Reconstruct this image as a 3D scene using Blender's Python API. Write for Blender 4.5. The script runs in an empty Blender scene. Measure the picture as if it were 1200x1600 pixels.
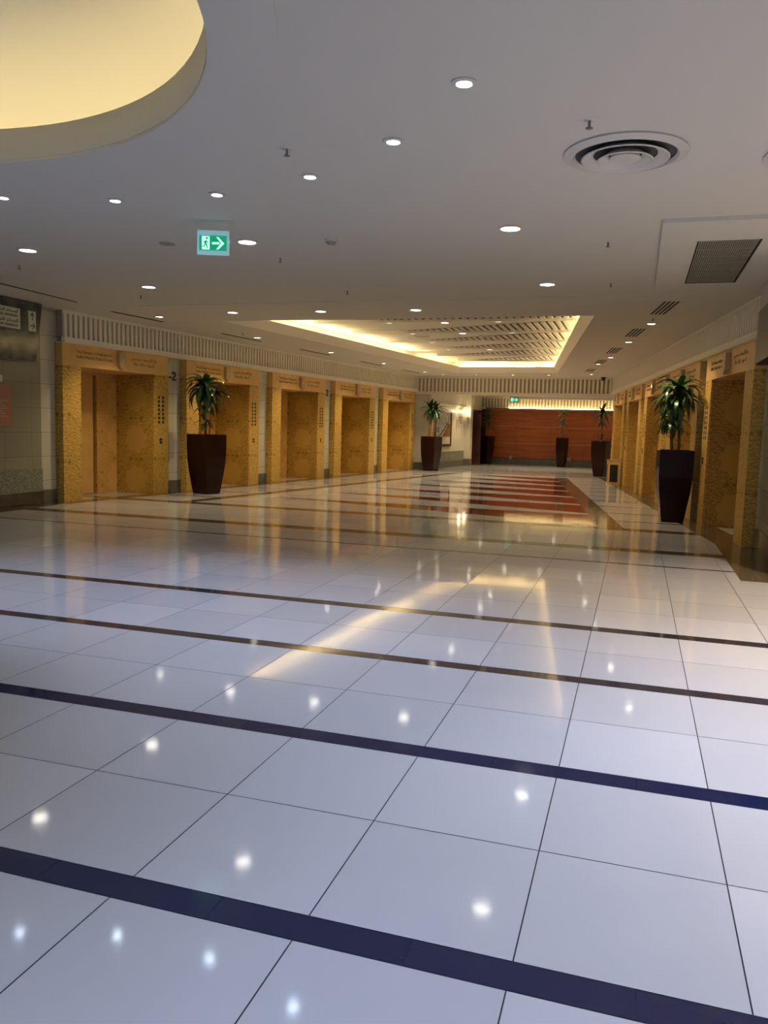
import bpy, bmesh, math, random
from mathutils import Vector, Matrix
random.seed(7)
S = bpy.context.scene
C = S.collection
R = math.radians

# ------------------------------------------------------------------ camera
yaw, pitch, roll = R(-17.33), R(6.01), R(1.62)
CAM = Vector((0, 0, 1.435))
fwd = Vector((math.sin(yaw)*math.cos(pitch), math.cos(yaw)*math.cos(pitch), -math.sin(pitch)))
rt = Vector((math.cos(yaw), -math.sin(yaw), 0)); up = rt.cross(fwd)
r2 = rt*math.cos(roll) + up*math.sin(roll); u2 = -rt*math.sin(roll) + up*math.cos(roll)
cd = bpy.data.cameras.new('camera'); cam = bpy.data.objects.new('camera', cd); C.objects.link(cam)
m = Matrix((r2, u2, -fwd)).transposed().to_4x4(); m.translation = CAM; cam.matrix_world = m
cd.sensor_fit = 'VERTICAL'; cd.sensor_height = 32; cd.sensor_width = 24; cd.lens = 32*1251/1600
cd.clip_start = .05; cd.clip_end = 200
S.camera = cam

# ------------------------------------------------------------------ world, exposure, large lights
S.view_settings.view_transform = 'Standard'; S.view_settings.look = 'None'
S.view_settings.gamma = 1; S.view_settings.use_curve_mapping = False
S.view_settings.exposure = 0.0
w = bpy.data.worlds.new('world'); S.world = w; w.use_nodes = True
w.node_tree.nodes['Background'].inputs[0].default_value = (.55, .62, .8, 1)
w.node_tree.nodes['Background'].inputs[1].default_value = .25

def area(name, loc, size, rot, power, col):
    l = bpy.data.lights.new(name, 'AREA'); l.shape = 'RECTANGLE'; l.size, l.size_y = size
    l.energy = power; l.color = col
    o = bpy.data.objects.new(name, l); o.location = loc; o.rotation_euler = rot; C.objects.link(o); return o
DAYCOL = (.62, .72, 1)
area('entrance_daylight', (-2.5, -6.6, 1.7), (11, 2.8), (R(90), 0, 0), 85, DAYCOL)

def empty(name, label=None, cat=None, loc=(0, 0, 0), rz=0, group=None):
    o = bpy.data.objects.new(name, None); C.objects.link(o); o.empty_display_size = .2
    o.location = loc; o.rotation_euler = (0, 0, rz)
    if label: o['label'] = label; o['category'] = cat
    if group: o['group'] = group
    return o
def tag(o, label, cat, group=None):
    o['label'] = label; o['category'] = cat
    if group: o['group'] = group
    return o

# ------------------------------------------------------------------ materials
def mat(name, col, rough=.5, metal=0, emit=None, estr=0, spec=None, coat=0):
    m = bpy.data.materials.new(name); m.use_nodes = True
    b = m.node_tree.nodes['Principled BSDF']
    b.inputs['Base Color'].default_value = (*col, 1); b.inputs['Roughness'].default_value = rough
    b.inputs['Metallic'].default_value = metal
    if spec is not None: b.inputs['Specular IOR Level'].default_value = spec
    if coat: b.inputs['Coat Weight'].default_value = coat; b.inputs['Coat Roughness'].default_value = .05
    if emit: b.inputs['Emission Color'].default_value = (*emit, 1); b.inputs['Emission Strength'].default_value = estr
    return m
class NT:
    def __init__(s, m): s.t = m.node_tree; s.b = s.t.nodes['Principled BSDF']
    def n(s, typ, **k):
        x = s.t.nodes.new(typ)
        for a, v in k.items(): setattr(x, a, v)
        return x
    def l(s, a, b): s.t.links.new(a, b)
    def math(s, op, a, b=None, c=None):
        x = s.n('ShaderNodeMath', operation=op)
        for i, v in enumerate((a, b, c)):
            if v is None: continue
            if isinstance(v, (int, float)): x.inputs[i].default_value = v
            else: s.l(v, x.inputs[i])
        return x.outputs[0]
    def mix(s, f, a, b):
        x = s.n('ShaderNodeMix', data_type='RGBA')
        for i, v in ((0, f), (6, a), (7, b)):
            if isinstance(v, (int, float)): x.inputs[i].default_value = v
            elif isinstance(v, tuple): x.inputs[i].default_value = (*v, 1)
            else: s.l(v, x.inputs[i])
        return x.outputs[2]
    def smooth(s, v, lo, hi):
        x = s.n('ShaderNodeMapRange', interpolation_type='SMOOTHSTEP')
        s.l(v, x.inputs[0]); x.inputs[1].default_value = lo; x.inputs[2].default_value = hi
        return x.outputs[0]
def noisy(name, c1, c2, scale, rough=.5, detail=4, stretch=(1, 1, 1), lo=.35, hi=.65, bump=0, **k):
    m = mat(name, c1, rough, **k); t = NT(m)
    tc = t.n('ShaderNodeTexCoord'); mp = t.n('ShaderNodeMapping'); mp.inputs['Scale'].default_value = stretch
    t.l(tc.outputs['Object'], mp.inputs[0]); nz = t.n('ShaderNodeTexNoise')
    nz.inputs['Scale'].default_value = scale; nz.inputs['Detail'].default_value = detail
    t.l(mp.outputs[0], nz.inputs['Vector'])
    t.l(t.mix(t.smooth(nz.outputs[0], lo, hi), c1, c2), t.b.inputs['Base Color'])
    if bump:
        bp = t.n('ShaderNodeBump'); bp.inputs['Strength'].default_value = bump; bp.inputs['Distance'].default_value = .01
        t.l(nz.outputs[0], bp.inputs['Height']); t.l(bp.outputs[0], t.b.inputs['Normal'])
    return m

def floor_mat(name, col, rough, amp):
    """polished stone: slab tone and a minute slab tilt come from per-face data"""
    m = mat(name, col, rough, spec=.6); t = NT(m)
    at = t.n('ShaderNodeAttribute', attribute_name='slab')
    sp = t.n('ShaderNodeSeparateColor'); t.l(at.outputs['Color'], sp.inputs[0])
    tc = t.n('ShaderNodeTexCoord'); nz = t.n('ShaderNodeTexNoise'); nz.inputs['Scale'].default_value = 1.7; nz.inputs['Detail'].default_value = 5
    t.l(tc.outputs['Object'], nz.inputs['Vector'])
    dark = tuple(c*.82 for c in col)
    f = t.math('ADD', t.math('MULTIPLY', sp.outputs[0], .6), t.math('MULTIPLY', nz.outputs[0], .5))
    t.l(t.mix(f, dark, col), t.b.inputs['Base Color'])
    ge = t.n('ShaderNodeNewGeometry')
    cx = t.n('ShaderNodeCombineXYZ')
    t.l(t.math('MULTIPLY', t.math('SUBTRACT', sp.outputs[1], .5), amp), cx.inputs[0])
    t.l(t.math('MULTIPLY', t.math('SUBTRACT', sp.outputs[2], .5), amp), cx.inputs[1])
    nz2 = t.n('ShaderNodeTexNoise'); nz2.inputs['Scale'].default_value = 9; t.l(tc.outputs['Object'], nz2.inputs['Vector'])
    bp = t.n('ShaderNodeBump'); bp.inputs['Strength'].default_value = .12; bp.inputs['Distance'].default_value = .0012
    t.l(nz2.outputs[0], bp.inputs['Height'])
    va = t.n('ShaderNodeVectorMath', operation='ADD'); t.l(bp.outputs[0], va.inputs[0]); t.l(cx.outputs[0], va.inputs[1])
    vn = t.n('ShaderNodeVectorMath', operation='NORMALIZE'); t.l(va.outputs[0], vn.inputs[0]); t.l(vn.outputs[0], t.b.inputs['Normal'])
    r = t.n('ShaderNodeMapRange'); t.l(nz.outputs[0], r.inputs[0]); r.inputs[3].default_value = rough*.75; r.inputs[4].default_value = rough*1.4
    t.l(r.outputs[0], t.b.inputs['Roughness'])
    return m

def ornament(name, base, line, plain, pu, pv, rad, ou=0, ov=0, density=26, diamonds=True):
    """printed arabesque film: lace everywhere except plain lobed medallions; small diamonds between them"""
    m = mat(name, base, .42); t = NT(m)
    uv = t.n('ShaderNodeTexCoord').outputs['UV']; sp = t.n('ShaderNodeSeparateXYZ'); t.l(uv, sp.inputs[0])
    def cell(v, per, off):
        return t.math('MULTIPLY', t.math('SUBTRACT', t.math('FRACT', t.math('DIVIDE', t.math('ADD', v, off), per)), .5), per)
    x = cell(sp.outputs[0], pu, ou); y = cell(sp.outputs[1], pv, ov)
    d = t.math('SQRT', t.math('ADD', t.math('MULTIPLY', x, x), t.math('MULTIPLY', y, y)))
    a = t.math('ARCTAN2', y, x)
    lob = t.math('MULTIPLY', t.math('SINE', t.math('MULTIPLY', a, 8)), .022)
    dd = t.math('ADD', d, lob)
    # lace
    vo = t.n('ShaderNodeTexVoronoi', feature='DISTANCE_TO_EDGE'); vo.inputs['Scale'].default_value = density
    t.l(uv, vo.inputs['Vector'])
    wv = t.n('ShaderNodeTexWave', wave_type='RINGS', rings_direction='SPHERICAL'); wv.inputs['Scale'].default_value = density*.35
    wv.inputs['Distortion'].default_value = 9; wv.inputs['Detail'].default_value = 2; wv.inputs['Detail Scale'].default_value = 2.5
    t.l(uv, wv.inputs['Vector'])
    lace = t.math('MAXIMUM', t.math('SUBTRACT', 1, t.smooth(vo.outputs[0], .01, .07)), t.smooth(wv.outputs[0], .55, .8))
    lace = t.math('MULTIPLY', lace, t.smooth(dd, rad, rad+.03))
    if not plain: lace = t.math('MULTIPLY', lace, .9)
    c = t.mix(t.math('MULTIPLY', lace, .62), base, line)
    if diamonds:
        y2 = t.math('ABSOLUTE', t.math('SUBTRACT', t.math('ABSOLUTE', y), pv/2))
        x2 = t.math('ABSOLUTE', t.math('SUBTRACT', t.math('ABSOLUTE', x), .13))
        dm = t.math('SUBTRACT', 1, t.smooth(t.math('ADD', x2, y2), .035, .055))
        bar = t.math('MULTIPLY', t.math('LESS_THAN', y2, .012), t.math('LESS_THAN', t.math('ABSOLUTE', x), .05))
        x3 = t.math('ABSOLUTE', t.math('SUBTRACT', t.math('ABSOLUTE', x), pu/2))
        y3 = t.math('ABSOLUTE', t.math('SUBTRACT', t.math('ABSOLUTE', y), .13))
        dm2 = t.math('SUBTRACT', 1, t.smooth(t.math('ADD', x3, y3), .03, .05))
        dm = t.math('MAXIMUM', t.math('MAXIMUM', dm, bar), dm2)
        c = t.mix(t.math('MULTIPLY', dm, .8), c, line)
    t.l(c, t.b.inputs['Base Color'])
    return m

M = {}
M['ceil'] = mat('ceiling_paint', (.63, .61, .55), .9)
M['white'] = mat('white_paint', (.72, .68, .6), .6)
M['slat'] = mat('slat_paint', (.86, .80, .65), .55)
M['slot'] = mat('slat_backing', (.40, .35, .25), .8)
M['slot_dark'] = mat('ceiling_slot', (.10, .08, .05), .8)
M['throat'] = mat('diffuser_throat', (.09, .085, .08), .8)
M['tile'] = floor_mat('floor_porcelain', (.61, .625, .66), .06, .010)
M['grout'] = mat('floor_grout', (.035, .035, .045), .6)
M['navy'] = floor_mat('floor_blue_stone', (.012, .018, .07), .09, .004)
M['strip'] = floor_mat('floor_dark_stone', (.04, .036, .045), .07, .004)
M['border'] = floor_mat('floor_brown_stone', (.15, .115, .075), .10, .004)
M['red'] = floor_mat('floor_red_stone', (.23, .052, .022), .06, .004)
M['cream'] = mat('cream_wall', (.66, .62, .52), .35)
M['gold_plain'] = noisy('gold_film', (.70, .44, .15), (.64, .39, .13), 3, .4)
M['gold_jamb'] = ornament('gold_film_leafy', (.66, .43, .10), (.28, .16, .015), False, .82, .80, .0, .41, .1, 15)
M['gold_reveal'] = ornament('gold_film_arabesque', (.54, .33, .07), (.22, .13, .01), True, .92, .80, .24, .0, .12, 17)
M['gold_door'] = ornament('gold_film_door', (.70, .43, .13), (.40, .22, .05), True, .95, .80, .30, .0, .12, 22)
M['text'] = mat('dark_letters', (.19, .10, .03), .5)
M['black'] = mat('black_film', (.012, .012, .012), .4)
M['dark'] = mat('dark_gap', (.012, .01, .008), .8)
M['bronze'] = mat('bronze_metal', (.48, .36, .19), .4, .3)
M['arrow'] = mat('arrow_pale', (.6, .52, .38), .4)
M['arrow_lit'] = mat('arrow_lit', (1, .8, .4), .4, emit=(1, .72, .3), estr=5)
M['basegrey'] = noisy('grey_stone_base', (.15, .15, .125), (.12, .12, .10), 8, .4)
M['granite'] = noisy('rough_granite', (.28, .29, .22), (.13, .14, .10), 45, .6, bump=.3)
M['darkstone'] = noisy('dark_polished_stone', (.065, .06, .045), (.045, .04, .03), 6, .12)
M['planter'] = mat('planter_gloss', (.020, .006, .005), .22, spec=.2)
M['soil'] = noisy('soil', (.03, .02, .012), (.06, .04, .02), 40, .95)
M['cane'] = noisy('cane_bark', (.26, .14, .06), (.15, .08, .035), 25, .7, stretch=(1, 1, 6))
M['leaf'] = noisy('leaf_green', (.028, .085, .03), (.05, .13, .035), 7, .3)
M['leaf_pale'] = noisy('leaf_pale', (.36, .40, .24), (.14, .18, .08), 12, .35)
M['leaf_olive'] = noisy('leaf_olive', (.07, .10, .02), (.04, .08, .02), 7, .35)
M['wood'] = noisy('cherry_veneer', (.46, .115, .016), (.34, .075, .010), 2.2, .42, stretch=(.5, 1, 5), lo=.3, hi=.7)
M['wood_dark'] = noisy('dark_wood', (.08, .022, .01), (.05, .012, .006), 3, .4)
M['gloss_line'] = mat('groove_trim', (.50, .22, .09), .35)
M['metal'] = mat('brushed_metal', (.55, .52, .47), .3, .8)
M['ring'] = mat('fitting_white', (.62, .6, .56), .45)
M['grille'] = mat('grille_grey', (.30, .30, .25), .5)
M['lens_warm'] = mat('lamp_lens_warm', (1, 1, 1), .5, emit=(1, .93, .78), estr=14)
M['lens_cool'] = mat('lamp_lens_cool', (1, 1, 1), .5, emit=(.66, .80, 1), estr=34)
M['lens_off'] = mat('lamp_lens_dim', (1, 1, 1), .5, emit=(1, .9, .65), estr=2.2)
M['tube'] = mat('cove_tube', (1, 1, 1), .5, emit=(1, .76, .36), estr=60)
M['tube_dome'] = mat('round_cove_tube', (1, 1, 1), .5, emit=(1, .80, .42), estr=21)
M['tube_soft'] = mat('cove_tube_soft', (1, 1, 1), .5, emit=(1, .72, .32), estr=40)
M['exit_green'] = mat('exit_green', (.0, .25, .11), .4, emit=(.0, .36, .17), estr=.75)
M['exit_white'] = mat('exit_white', (.8, 1, .9), .4, emit=(.5, 1, .8), estr=.95)
M['exit_case'] = mat('exit_case', (.45, .62, .66), .35, emit=(.3, .7, .8), estr=.35)
M['exit_case_dim'] = mat('exit_case_dim', (.35, .4, .3), .4)
M['sign_panel'] = noisy('sign_green_glass', (.045, .055, .045), (.10, .115, .095), 5, .12)
M['sign_white'] = mat('sign_white', (.62, .64, .5), .5)
M['notice'] = mat('notice_pink', (.36, .17, .10), .5)
M['notice_line'] = mat('notice_lines', (.48, .30, .22), .5)
M['notice_red'] = mat('notice_red', (.36, .03, .02), .5)
M['plastic'] = mat('white_plastic', (.6, .58, .5), .5)
M['frame_dark'] = mat('picture_frame', (.09, .065, .03), .35)
M['ink'] = mat('ink_grey', (.2, .2, .2), .6)
M['paper'] = mat('paper', (.62, .6, .52), .6)
M['paper_grey'] = noisy('paper_grey_wash', (.66, .66, .6), (.36, .36, .33), 9, .7, stretch=(1, 6, 1))
M['brown_ink'] = mat('brown_wash', (.30, .13, .04), .6)
M['camera_black'] = mat('dome_black', (.01, .01, .015), .15)
M['sprink'] = mat('sprinkler_metal', (.25, .22, .17), .4, .6)
M['stain'] = M['gold_plain']

def tile_wall(name, col, joint, tw, th, rough):
    m = mat(name, col, rough); t = NT(m)
    uv = t.n('ShaderNodeTexCoord').outputs['UV']
    br = t.n('ShaderNodeTexBrick'); br.offset = 0; br.inputs['Scale'].default_value = 1
    br.inputs['Color1'].default_value = (*col, 1); br.inputs['Color2'].default_value = (*[c*.93 for c in col], 1)
    br.inputs['Mortar'].default_value = (*joint, 1); br.inputs['Mortar Size'].default_value = .005
    br.inputs['Brick Width'].default_value = tw; br.inputs['Row Height'].default_value = th
    t.l(uv, br.inputs['Vector']); t.l(br.outputs[0], t.b.inputs['Base Color'])
    return m
M['wall_tile'] = tile_wall('cream_wall_tile', (.56, .55, .46), (.30, .29, .24), .6, .4, .18)
M['wall_green'] = tile_wall('grey_green_wall_tile', (.26, .26, .19), (.17, .17, .13), .6, .4, .22)

# ------------------------------------------------------------------ mesh builder
class MB:
    def __init__(s): s.bm = bmesh.new(); s.mats = []
    def mi(s, m):
        if m not in s.mats: s.mats.append(m)
        return s.mats.index(m)
    def face(s, pts, m):
        f = s.bm.faces.new([s.bm.verts.new(p) for p in pts]); f.material_index = s.mi(m); return f
    def box(s, x0, x1, y0, y1, z0, z1, m, T=None):
        P = [Vector(p) for p in ((x0,y0,z0),(x1,y0,z0),(x1,y1,z0),(x0,y1,z0),(x0,y0,z1),(x1,y0,z1),(x1,y1,z1),(x0,y1,z1))]
        if T: P = [T @ p for p in P]
        v = [s.bm.verts.new(p) for p in P]
        for q in ((3,2,1,0),(4,5,6,7),(0,1,5,4),(1,2,6,5),(2,3,7,6),(3,0,4,7)):
            s.bm.faces.new([v[i] for i in q]).material_index = s.mi(m)
    def prism(s, pts, z0, z1, m, T=None):
        """extrude an xy outline"""
        a = [Vector((x, y, z0)) for x, y in pts]; b = [Vector((x, y, z1)) for x, y in pts]
        if T: a = [T @ p for p in a]; b = [T @ p for p in b]
        a = [s.bm.verts.new(p) for p in a]; b = [s.bm.verts.new(p) for p in b]; n = len(a); k = s.mi(m)
        s.bm.faces.new(a[::-1]).material_index = k; s.bm.faces.new(b).material_index = k
        for i in range(n): s.bm.faces.new((a[i], a[(i+1) % n], b[(i+1) % n], b[i])).material_index = k
    def tube(s, path, rad, m, seg=8, caps=True):
        path = [Vector(p) for p in path]; rings = []; k = s.mi(m)
        for i, p in enumerate(path):
            d = (path[min(i+1, len(path)-1)] - path[max(i-1, 0)]).normalized()
            a = d.cross(Vector((0, 0, 1)) if abs(d.z) < .9 else Vector((1, 0, 0))).normalized(); b = d.cross(a)
            r = rad[i] if isinstance(rad, (list, tuple)) else rad
            rings.append([s.bm.verts.new(p + (a*math.cos(2*math.pi*j/seg) + b*math.sin(2*math.pi*j/seg))*r) for j in range(seg)])
        for i in range(len(rings)-1):
            for j in range(seg):
                f = s.bm.faces.new((rings[i][j], rings[i][(j+1) % seg], rings[i+1][(j+1) % seg], rings[i+1][j])); f.material_index = k; f.smooth = True
        if caps:
            s.bm.faces.new(rings[0][::-1]).material_index = k; s.bm.faces.new(rings[-1]).material_index = k
    def lathe(s, prof, m, seg=32, cx=0, cy=0, close=False, ang=(0, 2*math.pi)):
        rings = []; k = s.mi(m); full = abs(ang[1]-ang[0]-2*math.pi) < 1e-6
        n = seg if full else seg+1
        for r, z in prof:
            rings.append([s.bm.verts.new((cx+r*math.cos(ang[0]+(ang[1]-ang[0])*j/seg), cy+r*math.sin(ang[0]+(ang[1]-ang[0])*j/seg), z)) for j in range(n)])
        idx = list(range(len(prof)-1)) + ([len(prof)-1] if close else [])
        for i in idx:
            A, B = rings[i], rings[(i+1) % len(rings)]
            for j in range(seg):
                f = s.bm.faces.new((A[j], A[(j+1) % n], B[(j+1) % n], B[j])); f.material_index = k; f.smooth = True
        return rings
    def build(s, name, parent=None, uv=False, bevel=0, smooth_deg=None, fixn=True, kind=None):
        if fixn: bmesh.ops.recalc_face_normals(s.bm, faces=s.bm.faces[:])
        if uv:
            L = s.bm.loops.layers.uv.new('UVMap')
            for f in s.bm.faces:
                n = f.normal
                for lp in f.loops:
                    p = lp.vert.co
                    if abs(n.z) > .8: lp[L].uv = (p.x, p.y)
                    elif abs(n.x) > abs(n.y): lp[L].uv = (p.y, p.z)
                    else: lp[L].uv = (p.x, p.z)
        for ed in s.bm.edges:
            if len(ed.link_faces) == 2 and ed.calc_face_angle(0) > R(32): ed.smooth = False
        me = bpy.data.meshes.new(name); s.bm.to_mesh(me); s.bm.free()
        for x in s.mats: me.materials.append(M[x])
        o = bpy.data.objects.new(name, me); C.objects.link(o)
        if parent: o.parent = parent
        if bevel:
            b = o.modifiers.new('bevel', 'BEVEL'); b.width = bevel; b.segments = 2; b.limit_method = 'ANGLE'
        if kind: o['kind'] = kind
        return o

def copy_tree(o, parent=None):
    c = o.copy(); C.objects.link(c); c.parent = parent
    for ch in o.children: copy_tree(ch, c)
    return c

def text_mesh(name, lines, m, parent, size, align='LEFT', depth=.0015, leading=1.25, shear=0):
    """letters as a thin raised mesh in the local x-z plane facing -y"""
    bm = bmesh.new()
    for k, (txt, x, z) in enumerate(lines):
        cu = bpy.data.curves.new('t', 'FONT'); cu.body = txt; cu.size = size; cu.extrude = depth; cu.align_x = align
        cu.resolution_u = 2; cu.shear = shear
        o = bpy.data.objects.new('t', cu); C.objects.link(o)
        dg = bpy.context.evaluated_depsgraph_get(); me = bpy.data.meshes.new_from_object(o.evaluated_get(dg))
        me.transform(Matrix.Translation((x, 0, z)) @ Matrix.Rotation(R(90), 4, 'X'))
        bm.from_mesh(me); bpy.data.meshes.remove(me); bpy.data.objects.remove(o); bpy.data.curves.remove(cu)
    me = bpy.data.meshes.new(name); bm.to_mesh(me); bm.free(); me.materials.append(M[m])
    for p in me.polygons: p.material_index = 0
    o = bpy.data.objects.new(name, me); C.objects.link(o); o.parent = parent
    return o

# Arabic joining forms (isolated, final, initial, medial), written out right to left
AR = {'ا': 'ﺍﺎ', 'ب': 'ﺏﺐﺑﺒ', 'ة': 'ﺓﺔ', 'خ': 'ﺥﺦﺧﺨ', 'د': 'ﺩﺪ', 'ذ': 'ﺫﺬ', 'ر': 'ﺭﺮ', 'ز': 'ﺯﺰ', 'ص': 'ﺹﺺﺻﺼ',
      'ض': 'ﺽﺾﺿﻀ', 'ع': 'ﻉﻊﻋﻌ', 'غ': 'ﻍﻎﻏﻐ', 'ف': 'ﻑﻒﻓﻔ', 'ق': 'ﻕﻖﻗﻘ', 'ك': 'ﻙﻚﻛﻜ', 'ل': 'ﻝﻞﻟﻠ', 'م': 'ﻡﻢﻣﻤ', 'ن': 'ﻥﻦﻧﻨ',
      'ه': 'ﻩﻪﻫﻬ', 'و': 'ﻭﻮ', 'ي': 'ﻱﻲﻳﻴ', 'ط': 'ﻁﻂﻃﻄ', 'س': 'ﺱﺲﺳﺴ', 'ش': 'ﺵﺶﺷﺸ', 'ت': 'ﺕﺖﺗﺘ'}
def arabic(txt):
    out = []
    for i, c in enumerate(txt):
        if c not in AR: out.append(c); continue
        fm = AR[c]; prev = i > 0 and txt[i-1] in AR and len(AR[txt[i-1]]) == 4
        nxt = i+1 < len(txt) and txt[i+1] in AR and len(fm) == 4
        out.append(fm[(3 if prev and nxt else 2 if nxt else 1 if prev else 0)])
    return ''.join(reversed(out))

# ------------------------------------------------------------------ plan of the hall
ZC = 3.24
def LX(Y): return -9.26 + .114*(Y - 11.35)      # portal face, left
def RX(Y): return 1.40 - .1415*(Y - 11.42)      # portal face, right
REC = .15                                         # wall plane behind the portal faces

# ------------------------------------------------------------------ floor
def build_floor():
    bm = bmesh.new(); col = bm.loops.layers.color.new('slab')
    names = ['tile', 'grout', 'navy', 'strip', 'border', 'red']
    def poly(pts, m, z=0.0, c=None):
        c = c or (random.random(), random.random(), random.random(), 1)
        f = bm.faces.new([bm.verts.new((x, y, z)) for x, y in pts]); f.material_index = names.index(m)
        for lp in f.loops: lp[col] = c
        if f.normal.z < 0: f.normal_flip()
    def rect(x0, x1, y0, y1, m, z=0.0): poly([(x0, y0), (x1, y0), (x1, y1), (x0, y1)], m, z)
    poly([(-12, -7), (7, -7), (7, 36.2), (-12, 36.2)], 'grout', -.003)
    g = .0022
    # row lines: (y0, y1, kind)
    rows = [(-7+.6*i+.03, -7+.6*(i+1)+.03, 't') for i in range(14)]
    rows = [r for r in rows if r[1] < 1.3] + [(1.22, 1.944, 't')]
    rows += [(1.944, 2.062, 'navy'), (2.062, 2.675, 't'), (2.675, 3.292, 't'), (3.292, 3.412, 'navy'), (3.412, 4.018, 't'),
             (4.018, 4.64, 't'), (4.64, 4.755, 'strip'), (4.755, 5.348, 't'), (5.348, 5.94, 't'), (5.94, 6.075, 'strip'),
             (6.075, 6.7, 't'), (6.7, 7.32, 't'), (7.32, 7.94, 't'), (7.94, 8.58, 't'), (8.58, 9.205, 't'), (9.205, 9.262, 'strip'),
             (9.262, 9.73, 't'), (9.73, 10.22, 't'), (10.22, 10.52, 'border'), (10.52, 11.15, 't'), (11.15, 11.8, 't'), (11.8, 12.45, 't'),
             (12.45, 12.77, 'border')]
    rows[0:0] = [(-7, -6.97, 't')]
    lasty = None
    for y0, y1, k in rows:
        for i in range(-21, 12):
            x0 = .36 + .6*i; x1 = x0 + .6
            if k == 't': rect(x0+g, x1-g, y0+g, y1-g, 'tile')
            else: rect(x0+g*.3+(.32 if k == 'navy' else .2), x1-g*.3+(.32 if k == 'navy' else .2), y0+.001, y1-.001, k)
    # beyond: lanes of slabs
    ys = [12.77]
    while ys[-1] < 35.5: ys.append(ys[-1] + 1.335/2)
    for a, b in zip(ys, ys[1:]):
        for i in range(-21, 6):
            x0 = .36 + .6*i; rect(x0, x0+.6, a+.0004, b-.0004, 'tile')
    z1, z2, z3 = .0006, .0012, .0018
    LB = lambda Y: -7.72 + .150*(Y - 13.64)     # left border outer edge
    RB = lambda Y: -.65 - .146*(Y - 13.99)      # right border, inner edge
    # left border, right border
    def band(fx, wd, y0, y1, m, z, n=8):
        for k in range(n):
            a = y0 + (y1-y0)*k/n; b = y0 + (y1-y0)*(k+1)/n
            poly([(fx(a), a), (fx(a)+wd, a), (fx(b)+wd, b), (fx(b), b)], m, z)
    band(LB, .27, 12.5, 26.1, 'border', z2); band(RB, .35, 12.77, 26.05, 'border', z2)
    # red wedges
    for k in range(7):
        yt = 14.55 + 1.845*k; yb = yt - 1.56
        xl = LB(yt) + .3 + .45
        steps = [0, .33, .66, 1]
        xr_t, xr_b = RB(yt), RB(yb)
        for a, b in zip(steps, steps[1:]):
            poly([(xl+(xr_b-xl)*a, yt+(yb-yt)*a), (xl+(xr_b-xl)*b, yt+(yb-yt)*b), (xl+(xr_t-xl)*b, yt), (xl+(xr_t-xl)*a, yt)][::1] if a > 0 else
                 [(xl, yt), (xl+(xr_b-xl)*b, yt+(yb-yt)*b), (xl+(xr_t-xl)*b, yt)], 'red', z1)
    # thin dark joints in the side lanes
    y = 13.80
    while y < 26.5:
        rect(RB(y)+.35, RX(y)-.2, y-.05, y+.05, 'strip', z1)
        rect(LX(y)+.05, LB(y), y-.04, y+.04, 'strip', z1); y += 1.335
    rect(RB(12.45)+.3, RX(12.45)-.2, 12.44, 12.48, 'strip', z2)
    rect(-6.8, -.9, 26.85, 27.0, 'strip', z1)
    # dark border along the right-hand wall
    for k in range(24):
        a = 11.5 + 15.7*k/24; b = 11.5 + 15.7*(k+1)/24
        poly([(RX(a)-.30, a), (RX(a)+.22, a), (RX(b)+.22, b), (RX(b)-.30, b)], 'border', z2)
        a2 = 11.3 + 15.9*k/24; b2 = 11.3 + 15.9*(k+1)/24
        poly([(LX(a2)-.2, a2), (LX(a2)+.13, a2), (LX(b2)+.13, b2), (LX(b2)-.2, b2)], 'border', z2)
    poly([(1.08, 8.69), (7, 8.69), (7, 11.5), (1.08, 11.5)], 'border', z2)
    poly([(-12, 8.0), (-9.1, 8.0), (-9.1, 10.5), (-9.23, 11.3), (-12, 11.3)], 'border', z2)
    me = bpy.data.meshes.new('floor'); bm.to_mesh(me); bm.free()
    for n in names: me.materials.append(M[n])
    o = bpy.data.objects.new('floor', me); C.objects.link(o); o['kind'] = 'structure'
build_floor()

# ------------------------------------------------------------------ ceiling with its openings
OC, OR = (-4.15, 2.42), 2.38                     # round cove
COF = [(-7.16, 13.0), (-.74, 12.95), (-2.43, 25.2), (-5.59, 25.48)]
def inset(poly, d):
    out = []; n = len(poly)
    for i in range(n):
        p0, p1, p2 = Vector(poly[i-1]), Vector(poly[i]), Vector(poly[(i+1) % n])
        a = (p1-p0).normalized(); b = (p2-p1).normalized()
        na, nb = Vector((-a.y, a.x)), Vector((-b.y, b.x))
        bis = (na+nb).normalized(); out.append(tuple(p1 + bis*(d/bis.dot(na))))
    return out
def build_ceiling():
    bm = bmesh.new(); edges = []
    def loop(pts):
        v = [bm.verts.new((x, y, ZC)) for x, y in pts]
        for i in range(len(v)): edges.append(bm.edges.new((v[i], v[(i+1) % len(v)])))
    loop([(-12, -7), (7, -7), (7, 11.6), (2.2, 11.6), (-.55, 27.36), (-7.8, 27.36), (-9.95, 11), (-12, 11)])
    loop([(OC[0]+OR*math.cos(2*math.pi*i/96), OC[1]+OR*math.sin(2*math.pi*i/96)) for i in range(96)])
    loop(COF)
    bmesh.ops.triangle_fill(bm, edges=edges, use_beauty=True)
    for f in bm.faces:
        if f.normal.z > 0: f.normal_flip()
    me = bpy.data.meshes.new('ceiling'); bm.to_mesh(me); bm.free(); me.materials.append(M['ceil'])
    o = bpy.data.objects.new('ceiling', me); C.objects.link(o); o['kind'] = 'structure'
build_ceiling()
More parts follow.
